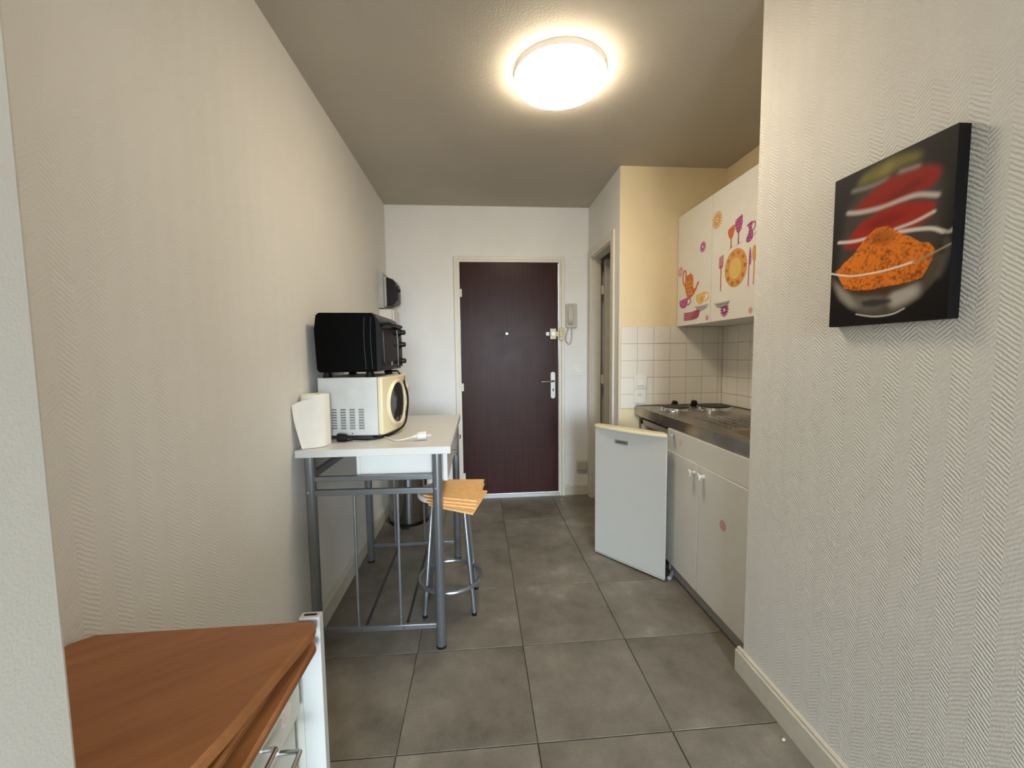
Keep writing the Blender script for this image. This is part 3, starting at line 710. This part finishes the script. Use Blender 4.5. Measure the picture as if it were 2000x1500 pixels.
b.build('drainer_ribs', 'inox', wt, origin=og3)
def hotplate(x, y, r):
    o = MB().lathe([(r+.014, 0), (r+.014, .003), (r+.006, .006), (r+.004, .020), (r+.001, .022), (r-.004, .016)], (0, 0, 0), 48).build('hotplate_ring', 'chrome', wt, (x-og3[0], y-og3[1], WZ-og3[2]))
    p = MB().lathe([(r-.003, .012), (r-.002, .027), (r-.007, .030), (r*.72, .0302), (r*.70, .0285), (r*.25, .0285), (r*.2, .0265)], (0, 0, 0), 48).build('hotplate', 'soot', o)
    return o
hotplate(1.215, 2.440, .080); hotplate(1.462, 2.440, .095)
for x in (1.305, 1.440):
    MB().lathe([(.026, 0), (.026, .008), (.022, .010), (.020, .028), (.016, .032)], (0, 0, 0), 14).box(-.005, .005, -.021, .021, .024, .038).build('hob_knob', 'black', wt, (x-og3[0], 2.635-og3[1], WZ-og3[2]))

# ------------------------------------------------------------------ small fridge with its door open
fg = thing('fridge', 'small white under-counter fridge with its door standing open', 'fridge', (1.32, 2.43, 0)); og4 = (1.32, 2.43, 0)
b = MB(); fx, y0, y1 = 1.085, 2.195, 2.665
b.box(fx, 1.62, y0, y0+.035, .03, .80).box(fx, 1.62, y1-.035, y1, .03, .80).box(fx, 1.62, y0, y1, .765, .80).box(fx, 1.62, y0, y1, .03, .075).box(1.585, 1.62, y0, y1, .03, .80)
b.box(1.45, 1.62, y0, y1, .03, .25)
b.build('cabinet_shell', 'inner', fg, origin=og4, bevel=.003)
for z in (.34, .52): MB().box(fx+.02, 1.58, y0+.036, y1-.036, z, z+.006).build('shelf', 'enamel', fg, origin=og4)
MB().box(1.20, 1.58, y0+.036, y1-.036, .66, .762).box(1.195, 1.20, y0+.05, y1-.05, .67, .75).build('ice_compartment', 'plate_grey', fg, origin=og4, bevel=.003)
for x in (1.12, 1.56):
    for y in (y0+.04, y1-.04): MB().lathe([(.015, 0), (.012, .03)], (x, y, 0), 12).build('foot', 'black', fg, origin=og4)
ang = math.atan2(.370, -.286); H = (.984-og4[0], 2.058-og4[1], 0)
fd = MB().prism([(0, 0), (.468, 0), (.468, -.048), (.045, -.048), (.024, -.032)], .016, .800, 'z').build('door', 'enamel', fg, H, ang, bevel=.006)
tp = [(.024, -.032)]+[(.468*k/16, .003+.027*math.sin(PI*k/16)**.8) for k in range(17)]+[(.468, -.048), (.045, -.048)]
MB().prism(tp, .797, .814, 'z').build('top_trim', 'creamplastic', fd, bevel=.003)
MB().prism([(.004, 0), (.466, 0), (.466, -.046), (.048, -.046), (.028, -.03)], .012, .0155, 'z').build('bottom_trim', 'inner', fd, bevel=.002)
bg = MB().box(.236, .322, 0, .003, .718, .741).build('badge', 'badgegrey', fd, bevel=.001)
MB().box(.246, .312, .003, .0036, .7275, .7315).build('badge_lettering', 'dark', bg)
MB().box(.06, .44, -.075, -.05, .06, .76).build('door_lining', 'inner', fd, bevel=.008)
MB().box(.055, .458, -.056, -.048, .03, .79).build('door_seal', 'plate_grey', fd, bevel=.003)
MB().tube([(1.02, 2.086, .010), (1.075, 2.16, .012), (1.10, 2.215, .022)], .011, 8).build('hinge_arm', 'plate_grey', fg, origin=og4)
MB().tube([(1.02, 2.086, .806), (1.075, 2.16, .806), (1.10, 2.215, .803)], .008, 8).build('hinge_arm', 'plate_grey', fg, origin=og4)

# ------------------------------------------------------------------ bar table
TZ = .875; tb = thing('bar_table', 'tall white-topped bar table with grey tube legs and two drawers', 'table', (-.42, 2.1, 0)); og5 = (-.42, 2.1, 0)
MB().box(-.734, -.122, 1.660, 2.545, TZ-.030, TZ).build('tabletop', 'white_lam', tb, origin=og5, bevel=.0015)
LG = {'fl': (-.690, 1.693), 'fr': (-.181, 1.688), 'bl': (-.672, 2.462), 'br': (-.150, 2.455)}
for k, (x, y) in LG.items():
    l = MB().lathe([(.019, 0), (.0205, .004), (.0205, TZ-.031)], (x, y, 0), 20).build('leg', 'steel_p', tb, origin=og5)
    MB().lathe([(.0212, 0), (.0212, .010)], (x, y, 0), 20).build('foot_cap', 'black', l, origin=og5)
    MB().lathe([(.005, 0), (.004, .003)], (x-.004, y-.0225, .70), 10, 'y').build('screw', 'chrome', l, origin=og5)
def bar(name, p, q, w, h):
    p, q = Vector(p), Vector(q); d = (q-p).normalized(); s = d.cross(Vector((0, 0, 1))).normalized()*w/2; u = s.cross(d).normalized()*h/2
    vs = [p-s-u, p+s-u, p+s+u, p-s+u, q-s-u, q+s-u, q+s+u, q-s+u]
    return MB().add(vs, [(0, 1, 2, 3), (7, 6, 5, 4), (0, 4, 5, 1), (1, 5, 6, 2), (2, 6, 7, 3), (3, 7, 4, 0)]).build(name, 'steel_p', tb, origin=og5, bevel=.002)
fL, fR, bL, bR = (Vector((x, y, 0)) for x, y in (LG['fl'], LG['fr'], LG['bl'], LG['br']))
Zv = lambda v, z: Vector((v.x, v.y, z))
bar('rail', Zv(fL, .750), Zv(fR, .745), .018, .020); bar('rail', Zv(fL, .692), Zv(fR, .688), .018, .024)
bar('rail', Zv(bL, .748), Zv(bR, .748), .018, .020); bar('rail', Zv(bL, .690), Zv(bR, .690), .018, .024)
bar('rail', Zv(fL, .762), Zv(bL, .762), .018, .030)
bar('lower_rail', Zv(fL, .102), Zv(fR, .098), .014, .022); bar('lower_rail', Zv(bL, .100), Zv(bR, .100), .012, .018)
for x in (-.522, -.348):
    MB().tube([(x, 1.690, .10), (x+.002, 1.690, .69)], .006, 10).build('rod', 'steel_p', tb, origin=og5)
    MB().tube([(x, 2.458, .10), (x, 2.458, .69)], .006, 10).build('rod', 'steel_p', tb, origin=og5)
    MB().tube([(x+.022, 1.69, .095), (x+.022, 2.458, .098)], .0065, 8).build('floor_rod', 'steel_shade', tb, origin=og5)
    MB().lathe([(.005, 0), (.004, .003)], (x+.014, 1.680, .099), 8, 'y').build('screw', 'chrome', tb, origin=og5)
MB().box(-.515, -.500, 1.72, 2.44, .742, TZ-.031).box(-.5, -.18, 1.722, 1.734, .742, TZ-.031).box(-.5, -.18, 2.425, 2.437, .742, TZ-.031).build('drawer_housing', 'white_lam', tb, origin=og5, bevel=.001)
for ya_, yb_ in ((1.714, 2.076), (2.086, 2.440)):
    d = MB().box(-.158, -.140, ya_, yb_, .717, TZ-.033).box(-.49, -.158, ya_+.025, ya_+.037, .76, .825).box(-.49, -.158, yb_-.037, yb_-.025, .76, .825).box(-.49, -.158, ya_+.025, yb_-.025, .752, .76).build('drawer', 'white_lam', tb, origin=og5, bevel=.001)
    yc = (ya_+yb_)/2+.02
    MB().tube(bez([(-.140, yc-.045, .790), (-.118, yc-.043, .788), (-.112, yc-.030, .787), (-.112, yc+.030, .787), (-.118, yc+.043, .788), (-.140, yc+.045, .790)], 5), .0035, 8).build('drawer_handle', 'chrome', d, origin=og5)
    MB().prism(rrect(yc-.075, yc-.055, .800, .832, .009), -.1408, -.1395, 'x').build('finger_slot', 'dark', d, origin=og5)

# ------------------------------------------------------------------ microwave, turned slightly towards the room
RZ = -math.radians(5)
mw = thing('microwave', 'white microwave with yellowed front standing on the bar table', 'microwave', (-.452, 1.845, TZ), RZ)
# local: x = outwards (front), y = along the front away from the camera; origin at the near front foot corner
MD, MWID, MH0, MH1 = .262, .40, .018, .277
MB().box(-MD, 0, 0, MWID, MH0, MH1).build('case', plain('microwave case', (.62, .625, .61, 1), .4), mw, bevel=.003)
vent0 = None
for c in range(4):
    for r in range(8):
        loc = (-MD+.068+.0405*c, -.0005, .048+.0118*r)
        if vent0 is None: vent0 = MB().prism([(-.002, -.0028), (.001, .0026), (.001, -.0028)], -.012, .012, 'x').mat(1).box(-.012, .012, -.0006, .0005, .0028, .0055).build('vent_slot', ['plate_grey', 'dark'], mw, loc)
        else: share(vent0, mw, loc)
MB().lathe([(.003, 0), (.003, .002)], (-.115, -.002, .027), 8, 'y').build('screw', 'dark', mw)
# bulging front moulding in plan
def front_plan(y): 
    t = y/MWID; return .022+.026*math.sin(PI*min(max(t*1.0, 0), 1))**.7
pf_ = [(.0005, .002)]+[(front_plan(MWID*k/14), MWID*k/14) for k in range(15)]+[(.0005, MWID-.002)]
fm = MB().prism(pf_, MH0+.001, MH1-.001, 'z').build('front_moulding', 'creamplastic', mw, bevel=.006)
cyw, czw, ryw, rzw = .150, .150, .098, .092
def oval_ring(r0, r1, dx0, dx1, n=40):
    vs = []; fs = []
    for k in range(n):
        a = 2*PI*k/n
        for rr, dx in ((r0, dx0), ((r0+r1)/2, dx1), (r1, dx0-.006)):
            y = cyw+ryw*rr*math.cos(a); z = czw+rzw*rr*math.sin(a); vs.append((front_plan(y)+dx, y, z))
    for k in range(n):
        j = (k+1) % n
        for q in (0, 1): fs.append((k*3+q, j*3+q, j*3+q+1, k*3+q+1))
    return vs, [f for f in fs]
b = MB(); b.add(*oval_ring(1.0, 1.22, .003, .012)); b.build('door_rim', 'creamplastic', mw)
b = MB(); n = 40; vs = [(front_plan(cyw)+.008, cyw, czw)]; fs = []
for rr in (.35, .7, 1.02):
    for k in range(n):
        a = 2*PI*k/n; y = cyw+ryw*rr*math.cos(a); vs.append((front_plan(y)+.0045, y, czw+rzw*rr*math.sin(a)))
for k in range(n):
    j = (k+1) % n; fs.append((0, 1+k, 1+j))
    for q in range(2): fs.append((1+q*n+k, 1+(q+1)*n+k, 1+(q+1)*n+j, 1+q*n+j))
b.add(vs, fs).build('door_window', 'glass', mw)
for z in (.20, .11): MB().lathe([(.024, 0), (.022, .012), (.016, .016)], (front_plan(.345)-.002, .345, z), 20, 'x').build('control_knob', 'creamplastic', mw)
MB().box(front_plan(.30)-.01, front_plan(.30)+.002, .302, .305, .03, .265).build('panel_gap', 'dark', mw)
for x in (-.02, -MD+.03):
    for y in (.02, MWID-.03): MB().lathe([(.012, 0), (.012, .018)], (x, y, 0), 10).build('foot', 'black', mw)
wcv = [(-.10, .10, .012), (-.03, .06, .006), (.015, .035, .004), (.06, -.02, .004), (.10, -.055, .006), (.150, -.045, .014), (.168, -.040, .020)]
cd = MB().tube(bez(wcv, 8), .0032, 8).build('power_cord', 'whiteplastic', mw)
MB().tube([(.164, -.041, .0185), (.182, -.038, .0205), (.184, -.0378, .021), (.214, -.033, .024), (.222, -.032, .024)], [.006, .010, .017, .0185, .017], 14).tube([(.223, -.040, .022), (.241, -.037, .020)], .0022, 8).tube([(.223, -.024, .024), (.241, -.021, .022)], .0022, 8).build('plug', 'whiteplastic', cd)

# ------------------------------------------------------------------ toaster oven on the microwave
TO = TZ+MH1
ov = thing('toaster_oven', 'black countertop oven with rounded front on top of the microwave', 'oven', (-.452, 1.845, TO), -math.radians(1.5))
OD, OW, OB, OT = .256, .40, .024, .282
body = [(-OD, OB+.012), (-OD+.010, OB), (0, OB), (.004, OB+.02), (.004, OT-.03), (-.006, OT-.004), (-.02, OT), (-OD+.016, OT+.002), (-OD+.004, OT-.008), (-OD-.006, (OB+OT)/2+.06)]
MB().prism(body, 0, OW, 'y').build('body', 'blackm', ov, bevel=.006)
for x in (-.042, -.014): MB().tube(bez([(x, -.001, OB+.012), (x-.004, -.002, OB+.11), (x-.004, -.002, OB+.18), (x-.001, -.001, OT-.02)], 6), .0026, 8).build('side_rib', 'black', ov)
fprof = [(.002, OB), (.022, OB+.003), (.027, OB+.016), (.027, OB+.15), (.025, OT-.070), (.018, OT-.036), (.004, OT-.010), (-.016, OT+.002), (-.02, OT-.01), (.002, OT-.04)]
MB().prism(fprof, .002, OW-.002, 'y').build('front_shell', 'black', ov, bevel=.002)
dprof = [(.026, OB+.022), (.0325, OB+.024), (.032, OB+.15), (.029, OT-.072), (.024, OT-.070)]
od = MB().prism(dprof, .012, .298, 'y').build('oven_door', 'black', ov, bevel=.002)
MB().prism([(.0322, OB+.040), (.0334, OB+.040), (.0328, OB+.150), (.0300, OT-.078), (.0288, OT-.078)], .022, .284, 'y').build('door_glass', 'glass', od)
MB().tube(bez([(.022, .030, OT-.050), (.046, .036, OT-.046), (.052, .06, OT-.046), (.054, .24, OT-.046), (.050, .280, OT-.046), (.022, .290, OT-.050)], 5), .011, 10, flat=.8).build('door_handle', 'black', od)
MB().prism([(.150, OB+.026), (.172, OB+.026), (.166, OB+.042), (.156, OB+.042)], .0326, .0338, 'x').build('emblem', 'plate_grey', od)
MB().tube([(.030, .305, OB+.020), (.031, .305, OB+.15), (.027, .305, OT-.062)], .0032, 8).build('panel_strip', 'chrome', ov)
cp = MB().prism([(.026, OB+.012), (.034, OB+.014), (.033, OB+.15), (.029, OT-.066), (.020, OT-.056)], .311, OW-.004, 'y').build('control_panel', 'black', ov, bevel=.002)
for z in (.066, .151, .214):
    MB().lathe([(.022, 0), (.021, .006), (.014, .011), (.012, .028), (.010, .031)], (.030, .352, z), 18, 'x').build('control_knob', 'black', cp)
for x in (-.035, -OD+.035):
    for y in (.03, OW-.035): MB().lathe([(.022, 0), (.018, .010), (.015, OB+.004)], (x, y, 0), 14).build('foot', 'black', ov)
ocd = MB().tube(bez([(-.04, .30, OB-.010), (.01, .285, OB-.008), (.038, .270, OB-.014), (.068, .262, -.05), (.084, .25, -.11), (.086, .22, -.18), (.078, .18, -.24), (.045, .10, -.268), (.010, .02, -.270), (-.03, -.028, -.270), (-.07, -.032, -.269), (-.112, -.034, -.266)], 8), .0046, 8).build('power_cord', 'black', ov)
MB().tube([(-.100, -.0335, -.2665), (-.124, -.034, -.264), (-.129, -.034, -.262), (-.157, -.036, -.258), (-.166, -.037, -.258)], [.007, .011, .017, .0185, .0165], 14).tube([(-.166, -.045, -.258), (-.181, -.046, -.258)], .0023, 8).tube([(-.166, -.029, -.258), (-.181, -.030, -.258)], .0023, 8).build('plug', 'black', ocd)

# ------------------------------------------------------------------ kitchen roll
kr = thing('paper_towel_roll', 'paper towel roll with a loose sheet on the near corner of the bar table', 'paper towel', (-.688, 1.772, TZ))
MB().lathe([(.053, 0), (.055, .003), (.055, .212), (.053, .215), (.022, .215), (.021, .20)], (0, 0, 0), 40).build('roll', 'paper', kr)
plan = bez([(.0555, -.002, 0), (.048, -.038, 0), (.020, -.062, 0), (-.020, -.078, 0), (-.040, -.088, 0), (-.053, -.098, 0)], 6)
vs = []; fs = []; NZ = 10; n = len(plan)
for side in (0, 1):
    for i, p in enumerate(plan):
        t = i/(n-1); ztop = .214-.034*t**1.2; zb = .002
        for k in range(NZ+1):
            s_ = k/NZ; z = zb+(ztop-zb)*s_
            fl_ = (1-s_)**2*(.010*math.sin(t*5)+.018*t*(1-t)*4*.4); wob = .0025*math.sin(9*t+7*s_)
            inx = .030*t*t*(1-s_)**1.6
            d = Vector((.4, -1, 0)).normalized()*(fl_+wob*t)
            vs.append((p.x+d.x*.2+inx, p.y+d.y*.5+side*.0009, z))
for side in (0, 1):
    o_ = side*n*(NZ+1)
    for i in range(n-1):
        for k in range(NZ):
            q = (o_+i*(NZ+1)+k, o_+(i+1)*(NZ+1)+k, o_+(i+1)*(NZ+1)+k+1, o_+i*(NZ+1)+k+1); fs.append(q[::-1] if side == 0 else q)
MB().add(vs, fs).build('loose_sheet', 'paper', kr, angle=60)

# ------------------------------------------------------------------ stool with placemats
SX, SY, SZ = -.160, 1.995, .585
st = thing('bar_stool', 'grey metal round stool with foot ring beside the bar table', 'stool', (SX, SY, 0))
MB().lathe([(.140, SZ-.026), (.150, SZ-.022), (.152, SZ-.008), (.146, SZ), (.02, SZ-.002)], (0, 0, 0), 48).build('seat', 'seatw', st)
for dx, dy in ((-.117, -.103), (.117, -.107), (.125, .112), (-.118, .118)):
    l = MB().tube([(dx, dy, .008), (dx*.62, dy*.62, SZ-.03), (dx*.45, dy*.45, SZ-.027)], .0105, 12).build('leg', 'steel_p', st)
    MB().lathe([(.012, 0), (.012, .014)], (dx, dy, 0), 12).build('foot_cap', 'black', l)
    MB().lathe([(.004, 0), (.004, .003)], (dx*.86, dy*.86-.0125, .155), 8, 'y').build('screw', 'chrome', l)
MB().tube([(.151*math.cos(2*PI*k/48), .151*math.sin(2*PI*k/48)-.003, .145) for k in range(48)], .0105, 10, closed=True).build('foot_ring', 'steel_p', st)
mats_ = [([(-.225, 2.04), (.03, 1.935), (-.036, 1.655), (-.165, 1.735), (-.232, 1.785)], 'lowest orange felt placemat, turned askew on the stool'),
         ([(-.20, 2.06), (.018, 2.03), (-.026, 1.70), (-.17, 1.76), (-.245, 1.80)], 'second orange felt placemat from the bottom on the stool'),
         ([(-.20, 2.06), (.012, 2.04), (-.024, 1.72), (-.17, 1.775), (-.25, 1.82)], 'third orange felt placemat from the bottom, just under the top one'),
         ([(-.20, 2.065), (.017, 2.045), (-.020, 1.742), (-.170, 1.800), (-.262, 1.843)], 'topmost orange felt placemat on the stool')]
for k, (pp, lab) in enumerate(mats_):
    cx = sum(p[0] for p in pp)/5; cy = sum(p[1] for p in pp)/5
    o = MB().prism([(x-cx, y-cy) for x, y in pp], 0, .0072, 'z').build('placemat', 'felt', None, (cx, cy, SZ+.0002+.0074*k), bevel=.0015)
    o['label'] = lab; o['category'] = 'placemat'; o['group'] = 'orange placemats on the stool'

# ------------------------------------------------------------------ pedal bin
pb = thing('pedal_bin', 'polished steel pedal bin on the floor behind the bar table', 'bin', (-.548, 3.085, 0))
MB().lathe([(.146, 0), (.150, .004), (.150, .022), (.146, .024)], (0, 0, 0), 48).build('base_ring', 'black', pb)
MB().lathe([(.144, .024), (.144, .52)], (0, 0, 0), 48).build('drum', 'bin', pb)
MB().lathe([(.147, .52), (.147, .545), (.135, .565), (.09, .582), (.03, .588)], (0, 0, 0), 48).build('lid', 'bin', pb)
MB().box(-.03, .03, -.185, -.13, .006, .014).build('pedal', 'black', pb, bevel=.003)

# ------------------------------------------------------------------ drop-leaf drawer table in the left foreground
CZ = .742
ch = thing('folding_table', 'low white drawer table with brown wooden folded leaves in the near left corner', 'table', (-.55, .60, 0)); og6 = (-.55, .60, 0)
def leaf(name, pts, z0, th, tilt=0, y1=.78):
    b = MB(); b.prism(pts, 0, th, 'z')
    b.v = [(x, y, z0+z+(y1-y)*math.tan(tilt)) for x, y, z in b.v]
    return b.build(name, 'wood', ch, origin=og6, bevel=.004)
# lower leaf, middle board, top leaf (tilted up a little towards the camera)
leaf('lower_leaf', [(-.730, .432), (-.318, .432), (-.313, .755), (-.325, .775), (-.725, .775)], CZ-.047, .016)
leaf('middle_board', [(-.700, .432), (-.334, .432), (-.331, .640), (-.345, .662), (-.700, .662)], CZ-.029, .014, .06)
leaf('top_leaf', [(-.738, .425), (-.330, .425), (-.322, .500), (-.312, .748), (-.316, .766), (-.332, .781), (-.714, .780), (-.733, .752)], CZ-.020, .020, .150)
# end posts with oblong slots
def post(x0, x1, y0, y1, z1):
    b = MB(); b.box(x0, x1, y0, y1, 0, z1)
    p = b.build('post', 'postwhite', ch, origin=og6, bevel=.002)
    xm = (x0+x1)/2; ym = (y0+y1)/2
    MB().prism(rrect(xm-.013, xm+.012, ym-.0032, ym+.0032, .003), z1-.0005, z1+.0006, 'z').build('slot', 'dark', p, origin=og6)
    return p
post(-.356, -.317, .785, .805, .745); post(-.735, -.70, .785, .805, .70)
post(-.356, -.317, .424, .434, .66); post(-.735, -.70, .424, .434, .66)
MB().box(-.70, -.356, .788, .802, .06, .69).build('end_panel', 'tabwhite', ch, origin=og6)
MB().box(-.735, -.725, .434, .785, .05, .69).build('back_panel', 'tabwhite', ch, origin=og6)
MB().box(-.72, -.375, .436, .784, .05, .065).box(-.72, -.36, .436, .784, .678, .690).build('shelf_boards', 'tabwhite', ch, origin=og6)
for (z0, z1, x, hz, yc, pr_) in ((.572, .668, -.352, .626, .600, .020), (.40, .566, -.364, .557, .662, .040)):
    d = MB().box(x-.018, x, .440, .766, z0, z1).box(-.70, x-.018, .45, .458, z0+.01, z1-.02).box(-.70, x-.018, .748, .756, z0+.01, z1-.02).box(-.70, x-.018, .45, .756, z0+.005, z0+.01).build('drawer', 'tabwhite', ch, origin=og6, bevel=.002)
    MB().tube(bez([(x, yc-.035, hz), (x+pr_*.85, yc-.034, hz+.002), (x+pr_, yc-.027, hz+.002), (x+pr_, yc+.027, hz+.002), (x+pr_*.85, yc+.034, hz+.002), (x, yc+.035, hz)], 5), .004, 10).build('drawer_handle', 'chrome', d, origin=og6)
    if z0 > .5:
        stick('flower_sticker', d, x-og6[0]+.0008, [(0, flower(.712-og6[1], .618, .021, 14, .75))], ['s_faint'])

# a tiny white scrap lying on the floor tiles near the right skirting
sp = MB().prism([(-.006, -.003), (.001, -.004), (.006, .0), (.003, .004), (-.004, .003)], 0, .0025, 'z').build('paper_scrap', 'paper', None, (.955, 1.155, .0008))
sp['label'] = 'tiny white paper scrap on the floor tiles near the right skirting'; sp['category'] = 'scrap'
